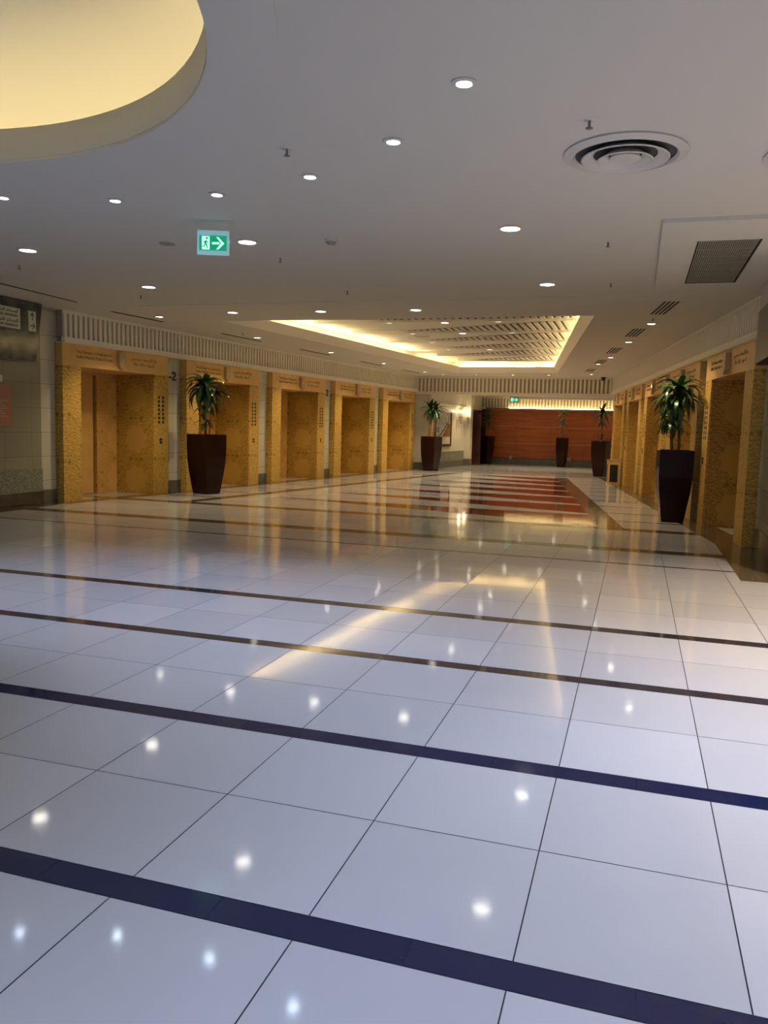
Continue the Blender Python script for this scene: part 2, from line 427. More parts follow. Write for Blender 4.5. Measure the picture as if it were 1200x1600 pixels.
# round cove: lip, trough, dome, all one plaster form
b = MB(); b.mats = ['ceil']
prof = [(OR, ZC), (OR, 3.45), (OR+.03, 3.45), (OR+.03, 3.27), (OR+.62, 3.27), (OR+.62, 3.50), (OR+.52, 3.76), (OR+.25, 3.98), (OR-.15, 4.25), (OR-.7, 4.6), (OR-1.4, 4.9), (.01, 5.05)]
b.lathe(prof, 'ceil', 96, *OC)
o = b.build('trim_1', fixn=False, kind='structure')
b = MB(); b.lathe([(OR+.004, ZC+.002), (OR+.004, ZC-.018), (OR+.33, ZC-.018), (OR+.33, ZC+.002)], 'ceil', 96, *OC)
b.build('trim_2', fixn=True, kind='structure')
# coffer: splayed lip, trough and upper ceiling
b = MB(); top = inset(COF, .13); ZL = 3.42; ZU = 3.62; outer = inset(COF, -.38)
for i in range(4):
    j = (i+1) % 4
    b.face([(*COF[i], ZC), (*COF[j], ZC), (*top[j], ZL), (*top[i], ZL)], 'white')
    b.face([(*top[i], ZL), (*top[j], ZL), (*inset(COF, .10)[j], ZL), (*inset(COF, .10)[i], ZL)], 'white')
    ii = inset(COF, .10); b.face([(*ii[i], ZL), (*ii[j], ZL), (*outer[j], ZC+.06), (*outer[i], ZC+.06)], 'white')
    b.face([(*outer[i], ZC+.06), (*outer[j], ZC+.06), (*outer[j], ZU), (*outer[i], ZU)], 'white')
b.face([(*p, ZU) for p in outer], 'ceil')
b.build('trim_3', fixn=False, kind='structure')
# louvred wedges of the upper ceiling
def xl(Y): return -6.95 + .126*(Y-14)
def xr(Y): return -.95 - .138*(Y-14)
b = MB()
for k in range(6):
    yf = 15.85 + 1.80*k; 
    if yf > 25.2: break
    b.box(xl(yf)+.1, xr(yf)-.02, yf, yf+.05, ZU-.06, ZU, 'white')
    x0, x1 = -5.3 + .08*k, xr(yf) - .02
    def near(x): return yf - 1.45*(x-x0)/(x1-x0)
    b.face([(x0, yf, ZU-.002), (x1, yf, ZU-.002), (x1, near(x1), ZU-.002)], 'slot_dark')
    x = x0 + .1
    while x < x1:
        b.box(x, x+.085, near(x)-.02, yf, ZU-.022, ZU-.003, 'ceil'); x += .15
b.build('trim_4', fixn=True, kind='structure')
# shallow ceiling bands and the boxed return-air surround
b = MB(); b.box(-7.6, .1, 11.12, 11.42, ZC-.006, ZC+.002, 'ceil'); b.build('trim_5', kind='structure')
b = MB()
b.box(.10, 1.75, 7.30, 8.02, ZC-.035, ZC+.002, 'ceil'); b.box(.10, .42, 8.02, 11.05, ZC-.035, ZC+.002, 'ceil'); b.build('trim_6', kind='structure')

# ------------------------------------------------------------------ side walls
def frieze(name, P0, P1, z0, z1, n_out, pitch=.115, back='slot', m='slat', ledge=True, wd=.5):
    """slatted band between two plan points; n_out = unit vector into the hall"""
    P0, P1 = Vector(P0), Vector(P1); d = (P1-P0); L = d.length; d.normalize(); n = Vector(n_out).normalized()
    T = Matrix(((d.x, n.x, 0, P0.x), (d.y, n.y, 0, P0.y), (0, 0, 1, 0), (0, 0, 0, 1)))
    b = MB()
    b.box(0, L, -.12, 0, z0, z1, back, T)
    b.box(0, L, 0, .03, z1-.05, z1, m, T)
    b.box(0, L, -.02, .055, z0-.085, z0+.0, m, T)
    if ledge: b.box(0, L, -.12, .075, z0-.10, z0-.085, m, T)
    x = .02
    while x < L-.02:
        b.box(x, x+pitch*wd, 0, .035, z0, z1-.05, m, T); x += pitch
    return b.build(name, kind='structure')
nl = (.9936, -.1133); nr = (-.990, -.140)
yA, yB = 11.35, 27.3
frieze('trim_7', (LX(yA)+.0, yA), (LX(yB)+.0, yB), 2.80, ZC, nl)
frieze('trim_8', (RX(10.6), 10.6), (RX(yB), yB), 2.80, ZC, nr)
frieze('trim_9', (-7.6, 27.32), (-.70, 27.32), 2.73, ZC, (0, -1), pitch=.135)

def wall_strips(name, fx, spans, n, sgn):
    """narrow tiled wall pieces between the portals with a grey stone base, one mesh"""
    b = MB()
    for y0, y1 in spans:
        off = lambda Y: fx(Y) + sgn*REC
        for (z0, z1, m, e) in ((0, .24, 'basegrey', .012), (.24, 2.715, 'wall_tile', 0)):
            pts = [(off(y0)-sgn*e, y0), (off(y1)-sgn*e, y1), (off(y1)+sgn*.12, y1), (off(y0)+sgn*.12, y0)]
            b.prism(pts, z0, z1 if y1 > 11.4 or z0 == 0 else 3.23, m)
    return b
EL = [11.35 + 3.28*k for k in range(5)]; WL = 2.72
b = wall_strips('wall_left', LX, [(10.98, 11.34)] + [(EL[k]+WL+.003, EL[k+1]-.003) for k in range(4)] + [(EL[4]+WL+.003, 27.65)], None, -1)
b.prism([(LX(11.3)-REC, 11.3), (LX(11.6)-REC+.02, 11.6), (LX(11.6)-.4, 11.6), (LX(11.3)-.4, 11.3)], 2.72, 3.23, 'wall_tile')
o = b.build('wall_left', uv=True, kind='structure')
ER = [11.46 + 3.18*k for k in range(5)]; WR = 2.70
b = wall_strips('wall_right', RX, [(11.05, 11.455)] + [(ER[k]+WR+.003, ER[k+1]-.003) for k in range(4)] + [(ER[4]+WR+.003, 27.42)], None, 1)
b.box(1.52, 1.75, 9.0, 11.05, .30, 3.2, 'wall_green'); b.box(1.50, 1.75, 9.0, 11.05, 0, .30, 'darkstone')
b.box(1.75, 7, 9.0, 9.2, .0, 3.2, 'wall_green')
b.box(-.42, -.2, 27.42, 35.2, 0, 2.9, 'cream')
b.build('wall_right', uv=True, kind='structure')
# near left wall: grey-green stone toned darker for its shadow, granite wainscot, dark base
b = MB()
b.box(-9.7, -9.43, -6.9, 11.02, .60, 3.22, 'wall_green'); b.box(-9.7, -9.41, -6.9, 11.02, .225, .60, 'granite')
b.box(-9.7, -9.395, -6.9, 11.02, 0, .225, 'darkstone')
b.build('wall_near_left', uv=True, kind='structure')

# ------------------------------------------------------------------ alcove beyond the header
b = MB()
P0, P1 = Vector((-6.97, 27.42)), Vector((-6.66, 31.9))
def seg_wall(b, P0, P1, th, zs, side):
    d = (Vector(P1)-Vector(P0)).normalized(); n = Vector((-d.y, d.x))*side
    for z0, z1, m, e in zs:
        a = Vector(P0) - n*e; c = Vector(P1) - n*e
        b.prism([tuple(a), tuple(c), tuple(c+n*th), tuple(a+n*th)], z0, z1, m)
zs = ((0, .25, 'basegrey', .012), (.25, .61, 'granite', .006), (.61, 2.3, 'cream', 0), (2.3, 2.9, 'cream', 0))
seg_wall(b, P0, P1, .2, zs, 1)
b.box(-7.6, -6.98, 27.45, 27.65, 0, .25, 'basegrey'); b.box(-7.6, -6.98, 27.45, 27.65, .25, 2.9, 'cream')
b.box(-6.86, -6.42, 31.9, 32.35, .28, 2.3, 'cream'); b.box(-6.86, -6.405, 31.885, 32.35, 0, .28, 'basegrey')
b.box(-6.86, -6.60, 32.35, 35.2, 2.3, 2.9, 'cream'); b.box(-6.86, -6.42, 31.9, 32.35, 2.3, 2.9, 'cream')
b.build('wall_alcove_left', uv=True, kind='structure')
frieze('trim_10', (-6.965, 27.50), (-6.60, 32.6), 2.38, 2.88, (.997, -.07), pitch=.135, ledge=False)
b = MB(); b.box(-7.7, -.3, 27.46, 35.4, 2.90, 2.98, 'ceil'); b.box(-7.7, -.3, 27.36, 27.46, 2.66, ZC+.3, 'ceil')
b.build('ceiling_alcove', kind='structure')
# back wall: veneer panels with thin grooves, slatted band above, grey base
b = MB()
YB = 35.2
b.box(-7.0, -.2, YB, YB+.2, 2.4, 2.9, 'slot'); b.box(-7.0, -.2, YB+.02, YB+.2, 0, 2.4, 'wood_dark')
b.build('wall_back', kind='structure')
b = MB(); b.box(-6.42, -.3, YB-.03, YB, 0, .26, 'basegrey'); b.build('baseboard_back', kind='structure')
edges = [-6.40, -5.0, -3.55, -2.15, -.35]; lv = [.27, .925, 1.655, 2.39]
vp = None
for i in range(4):
    for j in range(3):
        b = MB(); b.box(edges[i]+.002, edges[i+1]-.002, YB-.03, YB+.02, lv[j]+.006, lv[j+1]-.006, 'wood')
        o = b.build('wall_panel', bevel=.003); h = ['bottom', 'middle', 'top'][j]
        pos = ['behind the dark corner plant by the left opening', 'left of the tall thin middle planter, under the far exit sign', 'just behind the tall thin middle planter', 'at the right end behind the spiky plant'][i]
        tag(o, f'reddish cherry veneer wall panel in the {h} row, {pos}', 'panel', 'cherry veneer panels on the back wall')
b = MB(); b.box(-6.4, -.35, YB-.034, YB+.01, lv[1]-.012, lv[1]+.012, 'gloss_line'); b.box(-6.4, -.35, YB-.034, YB+.01, lv[2]-.012, lv[2]+.012, 'gloss_line')
b.build('trim_11', kind='structure')
b = MB(); b.box(-6.4, -.3, YB-.20, YB-.0, 2.395, 2.41, 'wood_dark'); b.box(-6.4, -.3, YB-.20, YB-.185, 2.41, 2.43, 'wood_dark'); b.build('trim_12', kind='structure')
frieze('trim_13', (-6.95, YB-.005), (-.3, YB-.005), 2.46, 2.9, (0, -1), pitch=.135, ledge=False)
b = MB(); b.tube([(-5.4, YB-.13, 2.43), (-.5, YB-.13, 2.43)], .012, 'tube_soft', 6)
tag(b.build('light_tube'), 'warm strip light washing the slats above the cherry wall', 'light')
b = MB(); b.box(-4.95, -.5, 34.2, 34.4, 2.80, 2.90, 'white'); b.build('trim_14', kind='structure')

# ------------------------------------------------------------------ entrance side behind the viewer
b = MB(); b.box(-12, -8.4, -7.2, -7, 0, ZC, 'cream'); b.box(3.4, 7, -7.2, -7, 0, ZC, 'cream'); b.box(-8.4, 3.4, -7.2, -7, 3.1, ZC, 'cream'); b.build('wall_front', kind='structure')
b = MB(); b.box(6.9, 7.1, -7, 9, 0, ZC, 'cream'); b.build('wall_far_right', kind='structure')

# ------------------------------------------------------------------ elevator portals
W, JW, HB, HT, DD = 2.72, .41, 2.33, 2.71, .95
def make_elevator():
    e = empty('elevator')
    for nm, x0, x1 in (('jamb', 0, JW), ('jamb', W-JW, W)):
        b = MB(); b.box(x0, x1, 0, .03, 0, HB, 'gold_jamb'); xs = x0 if x0 == 0 else x1-.03
        b.box(xs, xs+.03, .03, REC+.1, 0, HB, 'gold_jamb'); b.build(nm, e, uv=True)
    b = MB(); b.box(0, W, 0, REC+.1, HB+.001, HT, 'gold_plain'); li = b.build('lintel', e, uv=True, bevel=.003)
    for x0, x1 in ((JW-.05, JW), (W-JW, W-JW+.05)):
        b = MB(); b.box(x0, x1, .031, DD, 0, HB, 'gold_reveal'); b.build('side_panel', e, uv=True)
    b = MB(); b.box(JW-.05, W-JW+.05, REC+.101, DD+.05, HB+.001, HB+.06, 'gold_plain'); b.build('soffit', e)
    b = MB(); b.box(JW-.05, W-JW+.05, DD+.12, DD+.16, 0, HB, 'dark'); b.build('shaft_backing', e)
    # front wings and the two sliding leaves
    wing = .54; c = W/2; 
    for x0, x1 in ((JW, JW+wing), (W-JW-wing, W-JW)):
        b = MB(); b.box(x0, x1, DD, DD+.1, 0, HB, 'gold_door'); b.build('door_frame', e, uv=True)
    for x0, x1 in ((JW+wing+.045, c-.006), (c+.006, W-JW-wing-.045)):
        b = MB(); b.box(x0, x1, DD+.05, DD+.09, .012, HB-.05, 'gold_plain'); b.build('door_leaf', e, uv=True, bevel=.004)
    b = MB(); b.box(JW+wing, W-JW-wing, DD-.01, DD+.09, .002, .011, 'metal'); b.build('door_sill', e)
    b = MB(); b.box(JW+wing, W-JW-wing, DD, DD+.1, HB-.05, HB, 'gold_plain'); b.build('door_head', e)
    # hall lantern on the lintel
    b = MB(); x = W/2+.02
    b.prism([(x-.085, 2.66), (x-.085, 2.41), (x, 2.345), (x+.085, 2.41), (x+.085, 2.66)], 0, .07, 'bronze', Matrix(((1,0,0,0),(0,0,-1,0),(0,1,0,0),(0,0,0,1))))
    ln = b.build('hall_lantern', e, bevel=.006)
    b = MB(); b.prism([(x-.035, 2.50), (x+.035, 2.50), (x, 2.565)], .07, .074, 'arrow', Matrix(((1,0,0,0),(0,0,-1,0),(0,1,0,0),(0,0,0,1)))); b.build('arrow', ln)
    t = text_mesh('english_lettering', [('This Elevator is Dedicated to', .72, 2.56), ('Raffles Makkah Palace Guests', .72, 2.475)], 'text', e, .073, 'CENTER'); t.location = (.02, -.001, 0)
    t = text_mesh('arabic_lettering', [(arabic('هذا المصعد مخصص'), 2.0, 2.56), (arabic('لضيوف رافلز مكة'), 2.0, 2.465)], 'text', e, .085, 'CENTER'); t.location = (.02, -.001, 0)
    # floor number stickers and the call button, on one jamb
    nums = ['9', '10', '7', '8', '5', '6', '3', '4', '1', '2', 'M', 'G', '-1', '-2']
    for k in range(14):
        cx = W-JW+.13+.12*(k % 2); z = 1.90-.08*(k//2)
        b = MB(); b.box(cx-.028, cx+.028, -.003, .0, z-.025, z+.025, 'black'); s = b.build('floor_sticker', e)
    b = MB(); b.box(W-JW+.15, W-JW+.21, -.012, 0, 1.0, 1.10, 'black'); cb = b.build('call_plate', e, bevel=.002)
    b = MB(); b.lathe([(0.001, -.016), (.017, -.016), (.019, -.012)], 'metal', 16)
    bt = b.build('call_button', cb); bt.rotation_euler = (R(-90), 0, 0); bt.location = (W-JW+.18, 0, 1.05)
    for v in bt.data.vertices: v.co.z = -v.co.z
    bt.rotation_euler = (R(90), 0, 0)
    return e
proto = make_elevator()
rotL = math.atan2(.9936, .1133); rotR = math.atan2(-.990, .140)
labsL = ['gold arabesque elevator portal nearest on the left wall, beside the grey-green stone wall',
         'gold elevator portal on the left wall, partly hidden by the large glossy planter',
         'gold elevator portal in the middle of the left row',
         'gold elevator portal fourth along the left wall, after the second minus two sign',
         'gold elevator portal farthest on the left wall, beside the round-crowned potted tree']
labsR = ['gold elevator portal nearest on the right wall, beside the overhanging green sign box',
         'gold elevator portal on the right wall, behind the big foreground plant',
         'gold elevator portal on the right wall with its arrow lantern lit',
         'gold elevator portal on the right wall just nearer than the small bin',
         'gold elevator portal farthest on the right wall, beyond the small bin']
els = []
for k in range(5):
    e = proto if k == 0 else copy_tree(proto)
    e.location = (LX(EL[k]), EL[k], 0); e.rotation_euler = (0, 0, rotL); tag(e, labsL[k], 'elevator', 'gold clad elevators of the left row'); els.append(e)
for k in range(5):
    e = copy_tree(proto); y = ER[k] + WR
    e.location = (RX(y), y, 0); e.rotation_euler = (0, 0, rotR); tag(e, labsR[k], 'elevator', 'gold clad elevators of the right row')
    # on this side the stickers sit on the far jamb
    for ch in e.children:
        if ch.name.startswith(('floor_sticker', 'call_plate')): ch.location.x -= W-JW
        if k == 2 and ch.name.startswith('hall_lantern'):
            a = ch.children[0]; a.data = a.data.copy(); a.data.materials.clear(); a.data.materials.append(M['arrow_lit']); a['label'] = 'lit amber arrow'

# level numbers on the wall strips
for k, lab in ((0, 'black minus two level number between the first and second left elevators'), (2, 'black minus two level number between the third and fourth left elevators')):
    y = EL[k] + WL + .19; e = text_mesh('level_number', [('-2', 0, 0)], 'black', None, .25, 'LEFT', .006)
    for v in e.data.vertices: v.co.x *= 1.15
    e.rotation_euler = (0, 0, rotL); e.location = (LX(y)-REC+.008, y, 2.27); tag(e, lab, 'number', 'level numbers on the left wall')
    md = e.modifiers.new('bold', 'SOLIDIFY'); md.thickness = .01; md.offset = 0

# ------------------------------------------------------------------ left and right sign boxes
T90 = Matrix(((0,1,0,0),(1,0,0,0),(0,0,1,0),(0,0,0,1)))
e = empty('hanging_sign', 'large dark green glass direction sign high on the near left wall', 'sign', (-9.15, 9.2, 2.32))
b = MB()
def quadbox(b, pts, x0, x1, m):
    a = [b.bm.verts.new((x0, y, z)) for y, z in pts]; c = [b.bm.verts.new((x1, y, z)) for y, z in pts]; k = b.mi(m); n = len(a)
    b.bm.faces.new(a).material_index = k; b.bm.faces.new(c).material_index = k
    for i in range(n): b.bm.faces.new((a[i], a[(i+1) % n], c[(i+1) % n], c[i])).material_index = k
quadbox(b, [(-1.9, 0), (1.41, 0), (1.56, .91), (-1.9, .91)], -.24, 0, 'sign_panel'); b.build('panel', e, bevel=.004)
b = MB(); b.box(-.002, .012, -.6, 1.06, .46, .77, 'sign_white'); pl = b.build('white_plate', e)
b = MB(); b.box(-.002, .012, 1.24, 1.40, .46, .77, 'sign_white'); pa = b.build('arrow_plate', e)
b = MB()
def seg(b, y0, z0, y1, z1, w, m='black', x=.012):
    d = Vector((y1-y0, z1-z0)).normalized(); n = Vector((-d.y, d.x))*w/2
    for a in (1,): quadbox(b, [(y0+n.x, z0+n.y), (y1+n.x, z1+n.y), (y1-n.x, z1-n.y), (y0-n.x, z0-n.y)], x, x+.002, m)
seg(b, 1.32, .63, 1.32, .74, .014); seg(b, 1.28, .695, 1.32, .745, .014); seg(b, 1.36, .695, 1.32, .745, .014)
seg(b, 1.27, .545, 1.37, .545, .014); seg(b, 1.33, .585, 1.37, .545, .014); seg(b, 1.33, .505, 1.37, .545, .014); b.build('arrows', pa)
t = text_mesh('lettering', [(arabic('المصاعد الشرقية'), 0, .70), ('Plaza elevators', 0, .635), (arabic('المصاعد الغربية'), 0, .555), ('West elevators', 0, .49)], 'black', pl, .075, 'RIGHT')
t.rotation_euler = (0, 0, R(90)); t.location = (.0135, 1.02, 0)
e = empty('hanging_sign', 'overhanging dark green sign box above the near right pillar', 'sign', (1.3, 8.6, 2.32))
b = MB(); quadbox(b, [(0, 0), (2.08, 0), (2.08, .62), (0, .62)], 0, .21, 'sign_panel'); b.build('panel', e, bevel=.004)
b = MB(); quadbox(b, [(0, .62), (2.14, .62), (2.14, .90), (0, .90)], .02, .21, 'ceil'); b.build('bulkhead', e)
b = MB(); b.box(.012, .2, .02, 2.05, -.012, 0, 'dark'); b.build('underside', e)
# notice and small switch on near left wall
e = empty('notice_board', 'faded pink notice with a red ring on the near left wall', 'notice', (-9.428, 9.85, 1.3))
b = MB()
cs = [(-.5, 0), (.46, 0), (.5, .04), (.5, .59), (.46, .63), (-.5, .63)]
quadbox(b, cs, 0, .012, 'notice'); b.build('board', e)
b = MB()
for k in range(7): b.box(.012, .014, -.4, .42-.05*(k % 3), .14+.04*k, .155+.04*k, 'notice_line')
b.build('printed_lines', e)
b = MB(); b.lathe([(.055, 0), (.085, 0), (.085, .003), (.055, .003)], 'notice_red', 32, close=True); o = b.build('red_ring', e); o.rotation_euler = (0, R(90), 0); o.location = (.012, .0+.02, .50)
b = MB(); b.box(-9.43, -9.40, 10.02, 10.16, 1.98, 2.08, 'plastic'); tag(b.build('thermostat', bevel=.004), 'small white thermostat above the pink notice', 'thermostat')

# ------------------------------------------------------------------ lamps
def spot(name, parent, power, col, ang=100, z=-.03, blend=.6, size=.05):
    l = bpy.data.lights.new(name, 'SPOT'); l.energy = power; l.color = col; l.spot_size = R(ang); l.spot_blend = blend; l.shadow_soft_size = size
    o = bpy.data.objects.new(name, l); C.objects.link(o); o.parent = parent; o.location = (0, 0, z); return o
def make_downlight(rad, lens, power, col, z=0, ang=110):
    e = empty('downlight')
    b = MB(); b.lathe([(rad, .002), (rad+.025, .002), (rad+.028, -.006), (rad+.004, -.012), (rad, -.004)], 'ring', 28, close=True); b.build('trim_ring', e)
    b = MB(); b.lathe([(.0005, -.0045), (rad*.5, -.0045), (rad, -.003)], lens, 28); b.build('lens', e)
    if power: spot('lamp', e, power, col, ang)
    return e
WARM = (1, .74, .42); COOL = (.58, .69, 1); NEUT = (1, .84, .60)
def place(proto, spots, first=True):
    for i, (x, y, lab) in enumerate(spots):
        o = proto if i == 0 else copy_tree(proto)
        o.location = (x, y, ZC if len(spots[i]) < 4 else spots[i][3]); yield o, lab
rows = []
d = make_downlight(.040, 'lens_cool', 80, COOL, ang=84)
for o, lab in place(d, [(-5.11, 5.57, 'small blue-white downlight at the left edge, below the round cove'), (-4.22, 5.84, 'small blue-white downlight left of the near exit sign'),
        (-3.29, 5.86, 'small blue-white downlight right above the near exit sign'), (-2.38, 5.59, 'small blue-white downlight fourth from the left in the curved row'),
        (-1.58, 5.04, 'small blue-white downlight second from the right end of the curved row'), (-.97, 4.30, 'brightest blue-white downlight nearest the viewer'), (-.62, 3.4, 'blue-white downlight at the top edge of the view')]):
    tag(o, lab, 'light', 'blue-white downlights curving round the cove')
d = make_downlight(.085, 'lens_warm', 16, WARM)
for o, lab in place(d, [(-6.41, 7.33, 'round downlight at the far left edge of the front ceiling'), (-3.82, 7.41, 'round downlight just right of the near exit sign'),
        (-1.19, 7.36, 'round downlight on the front ceiling in line with the ring diffuser'), (-6.41, 9.59, 'round downlight left of centre on the front ceiling'), (-1.16, 10.16, 'round downlight just before the coffer on the right')]):
    tag(o, lab, 'light', 'large downlights of the front ceiling')
d = make_downlight(.08, 'lens_warm', 22, WARM)
for o, lab in place(d, [(-6.42, 11.97, 'left downlight of the three along the near coffer edge'), (-4.89, 12.01, 'middle downlight of the three along the near coffer edge'), (-3.34, 12.04, 'right downlight of the three along the near coffer edge')]):
    tag(o, lab, 'light', 'downlights along the near edge of the coffer')
def make_slot_light(power):
    e = empty('downlight')
    b = MB(); b.lathe([(.06, .002), (.085, .002), (.088, -.02), (.06, -.012)], 'ring', 24, close=True); b.build('trim_ring', e)
    b = MB(); b.lathe([(.0005, -.014), (.06, -.012)], 'lens_warm', 24); b.build('lens', e)
    spot('lamp', e, power, WARM, 120); return e
d = make_slot_light(170)
for o, lab in place(d, [(-7.99, 12.27, 'downlight in front of the second left elevator'), (-7.69, 15.41, 'downlight in front of the third left elevator'),
        (-7.26, 18.55, 'downlight in front of the fourth left elevator'), (-6.9, 21.7, 'downlight in front of the fifth left elevator'), (-6.54, 24.88, 'last downlight of the left row before the header')]):
    tag(o, lab, 'light', 'downlights in front of the left elevators')
d = make_slot_light(130)
for o, lab in place(d, [(.11, 13.9, 'nearest downlight of the row before the right elevators'), (-.27, 16.57, 'second downlight of the row before the right elevators'),
        (-.71, 19.84, 'third downlight of the row before the right elevators'), (-1.08, 21.75, 'fourth downlight of the row before the right elevators'), (-1.45, 25.5, 'farthest downlight of the row before the right elevators')]):
    tag(o, lab, 'light', 'downlights in front of the right elevators')
d = make_slot_light(150)
for o, lab in place(d, [(-6.2, 25.95, 'leftmost downlight beyond the coffer by the slatted header'), (-5.11, 25.98, 'second downlight beyond the coffer by the slatted header'),
        (-3.91, 25.93, 'third downlight beyond the coffer by the slatted header'), (-2.78, 25.93, 'fourth downlight beyond the coffer by the slatted header')]):
    tag(o, lab, 'light', 'downlights before the slatted header')
d = make_downlight(.075, 'lens_warm', 130, NEUT)
for o, lab in place(d, [(-3.91, 16.37, 'nearest lit downlight inside the coffer', ZU), (-3.92, 18.18, 'second lit downlight inside the coffer', ZU),
        (-3.94, 21.8, 'third lit downlight inside the coffer', ZU), (-3.94, 23.46, 'farthest lit downlight inside the coffer', ZU)] if False else [(-3.91, 16.37, 'nearest lit downlight inside the coffer'), (-3.92, 18.18, 'second lit downlight inside the coffer'),
        (-3.94, 21.8, 'third lit downlight inside the coffer'), (-3.94, 23.46, 'farthest lit downlight inside the coffer')]):
    o.location.z = ZU; tag(o, lab, 'light', 'lit downlights inside the coffer')
d = make_downlight(.07, 'lens_off', 0, NEUT)
sp = [(-5.1, y, f'dim downlight in the left line inside the coffer, {w}') for y, w in ((16.3, 'nearest'), (18.17, 'second'), (20.0, 'third'), (21.87, 'fourth'), (23.6, 'farthest'))]
sp += [(-2.8, y, f'dim downlight in the right line inside the coffer, {w}') for y, w in ((16.3, 'nearest'), (18.14, 'second'), (19.96, 'third'), (21.8, 'farthest'))]
for o, lab in place(d, sp):
    o.location.z = ZU; tag(o, lab, 'light', 'dim downlights inside the coffer')
# outside the frame: one warm lamp inferred from its floor patch, others added fill
d = make_downlight(.085, 'lens_warm', 560, (1, .76, .55))
for o, lab in place(d, [(2.3, 7.3, 'warm downlight outside the view on the right'), (2.9, 4.2, 'added warm fill downlight outside the view on the right')]): tag(o, lab, 'light', 'warm downlights beyond the right edge')  # second lamp added to lift the right side of the ceiling
d = make_downlight(.085, 'lens_cool', 210, COOL, ang=95)  # unseen fittings added to give the foreground floor its cool light
for o, lab in place(d, [(1.2, 2.2, 'added cool fill downlight above the viewer on the right'), (-1.0, -.6, 'added cool fill downlight behind the viewer'), (-6.8, 3.5, 'added cool fill downlight left of the round cove'), (2.2, 4.6, 'added cool fill downlight right of the ring diffuser')]): tag(o, lab, 'light', 'added cool fill downlights beyond the view')

d = make_downlight(.075, 'lens_warm', 150, WARM)  # added fill: unseen fittings that brighten the alcove floor and veneer
for o, lab in place(d, [(-5.6, 30.6, 'added fill downlight in the far alcove, left'), (-4.3, 32.0, 'added fill downlight in the far alcove, second from left'), (-2.9, 31.6, 'added fill downlight in the far alcove, third from left'), (-1.5, 31.4, 'added fill downlight in the far alcove, right')]):
    o.location.z = 2.9; tag(o, lab, 'light', 'added fill downlights of the far alcove')

# cove tubes
def tube(p0, p1, m, lab, r=.016, grp=None, name='light_tube'):
    b = MB(); b.tube([p0, p1], r, m, 8); tag(b.build(name), lab, 'light', grp)
def lerp(a, b, t): return tuple(a[i]+(b[i]-a[i])*t for i in range(len(a)))
tr = inset(COF, .02); zt = ZL - .02
hd = inset(COF, -.26)
def side(a, b, t0, t1, m, lab, z=None): tube((*lerp(a, b, t0), z or 3.355), (*lerp(a, b, t1), z or 3.355), m, lab, grp='fluorescent tubes in the coffer cove')
for i in range(5): side(tr[0], tr[3], .02+.145*i, .155+.145*i, 'tube', f'bright tube in the left cove of the coffer, {["nearest","second","third","fourth","fifth"][i]}', ZL+.005)
for i in range(6): side(hd[1], hd[2], .03+.16*i, .17+.16*i, 'tube', f'tube hidden in the right cove of the coffer, {["nearest","second","third","fourth","fifth","farthest"][i]}')
side(hd[0], hd[3], .78, .96, 'tube_soft', 'short hidden tube at the far left corner of the coffer')
side(tr[2], tr[3], .22, .40, 'tube', 'bright short tube at the right of the far coffer cove', ZL+.01)
side(hd[2], hd[3], .45, .95, 'tube', 'tube hidden along the far coffer cove')
side(hd[2], hd[3], .03, .2, 'tube', 'short hidden tube at the far right corner of the coffer')
side(hd[0], hd[1], .35, .95, 'tube_soft', 'tube hidden along the near coffer cove')
# round cove tubes
b = MB(); rr = OR+.10
b.tube([(OC[0]+rr*math.cos(R(5*i)), OC[1]+rr*math.sin(R(5*i)), 3.33) for i in range(73)], .02, 'tube_dome', 8, caps=False)
tag(b.build('cove_light'), 'warm ring of light hidden behind the lip of the round ceiling cove', 'light')

# ------------------------------------------------------------------ air fittings
def ring_diffuser(x, y, lab, R0=.385):
    e = empty('ring_diffuser', lab, 'vent', (x, y, ZC), 0, 'round ring diffusers')
    b = MB(); b.lathe([(R0*.84, 0), (R0, 0), (R0+.005, -.012), (R0*.86, -.03), (R0*.82, -.012)], 'ring', 48, close=True); b.build('outer_ring', e)
    b = MB(); b.lathe([(.001, -.001), (R0*.83, -.001)], 'throat', 32); b.build('dark_throat', e)
    for r0, r1, z0, z1 in ((.52, .70, -.010, -.045), (.27, .44, -.012, -.055)):
        b = MB(); b.lathe([(R0*r0, z0), (R0*r1, z1), (R0*(r1+.02), z1+.006), (R0*(r0+.02), z0+.006)], 'ring', 40, close=True); b.build('cone', e)
    b = MB(); b.lathe([(.001, -.048), (R0*.14, -.05), (R0*.26, -.04), (R0*.24, -.02)], 'ring', 32); b.build('centre_disc', e)
ring_diffuser(-.18, 5.58, 'large round air diffuser with concentric rings in the front ceiling')
ring_diffuser(1.06, 5.85, 'round air diffuser cut by the right edge of the view')
e = empty('return_grille', 'large rectangular grey louvred return grille in the right ceiling', 'vent', (.70, 9.16, ZC), 0)
b = MB()
for x0, x1, y0, y1 in ((-.28, -.26, -1.12, 1.12), (.26, .28, -1.12, 1.12), (-.28, .28, -1.14, -1.12), (-.28, .28, 1.12, 1.14)): b.box(x0, x1, y0, y1, -.012, .001, 'dark')
b.build('frame', e)
b = MB(); b.box(-.26, .26, -1.12, 1.12, -.004, -.001, 'dark'); b.build('dark_throat', e)
b = MB()
for i in range(26): b.box(-.26+.02*i, -.26+.02*i+.013, -1.12, 1.12, -.011, -.004, 'grille')
for i in range(7): b.box(-.26, .26, -1.0+.33*i, -.985+.33*i, -.013, -.011, 'grille')
b.build('louvres', e)
b = MB()
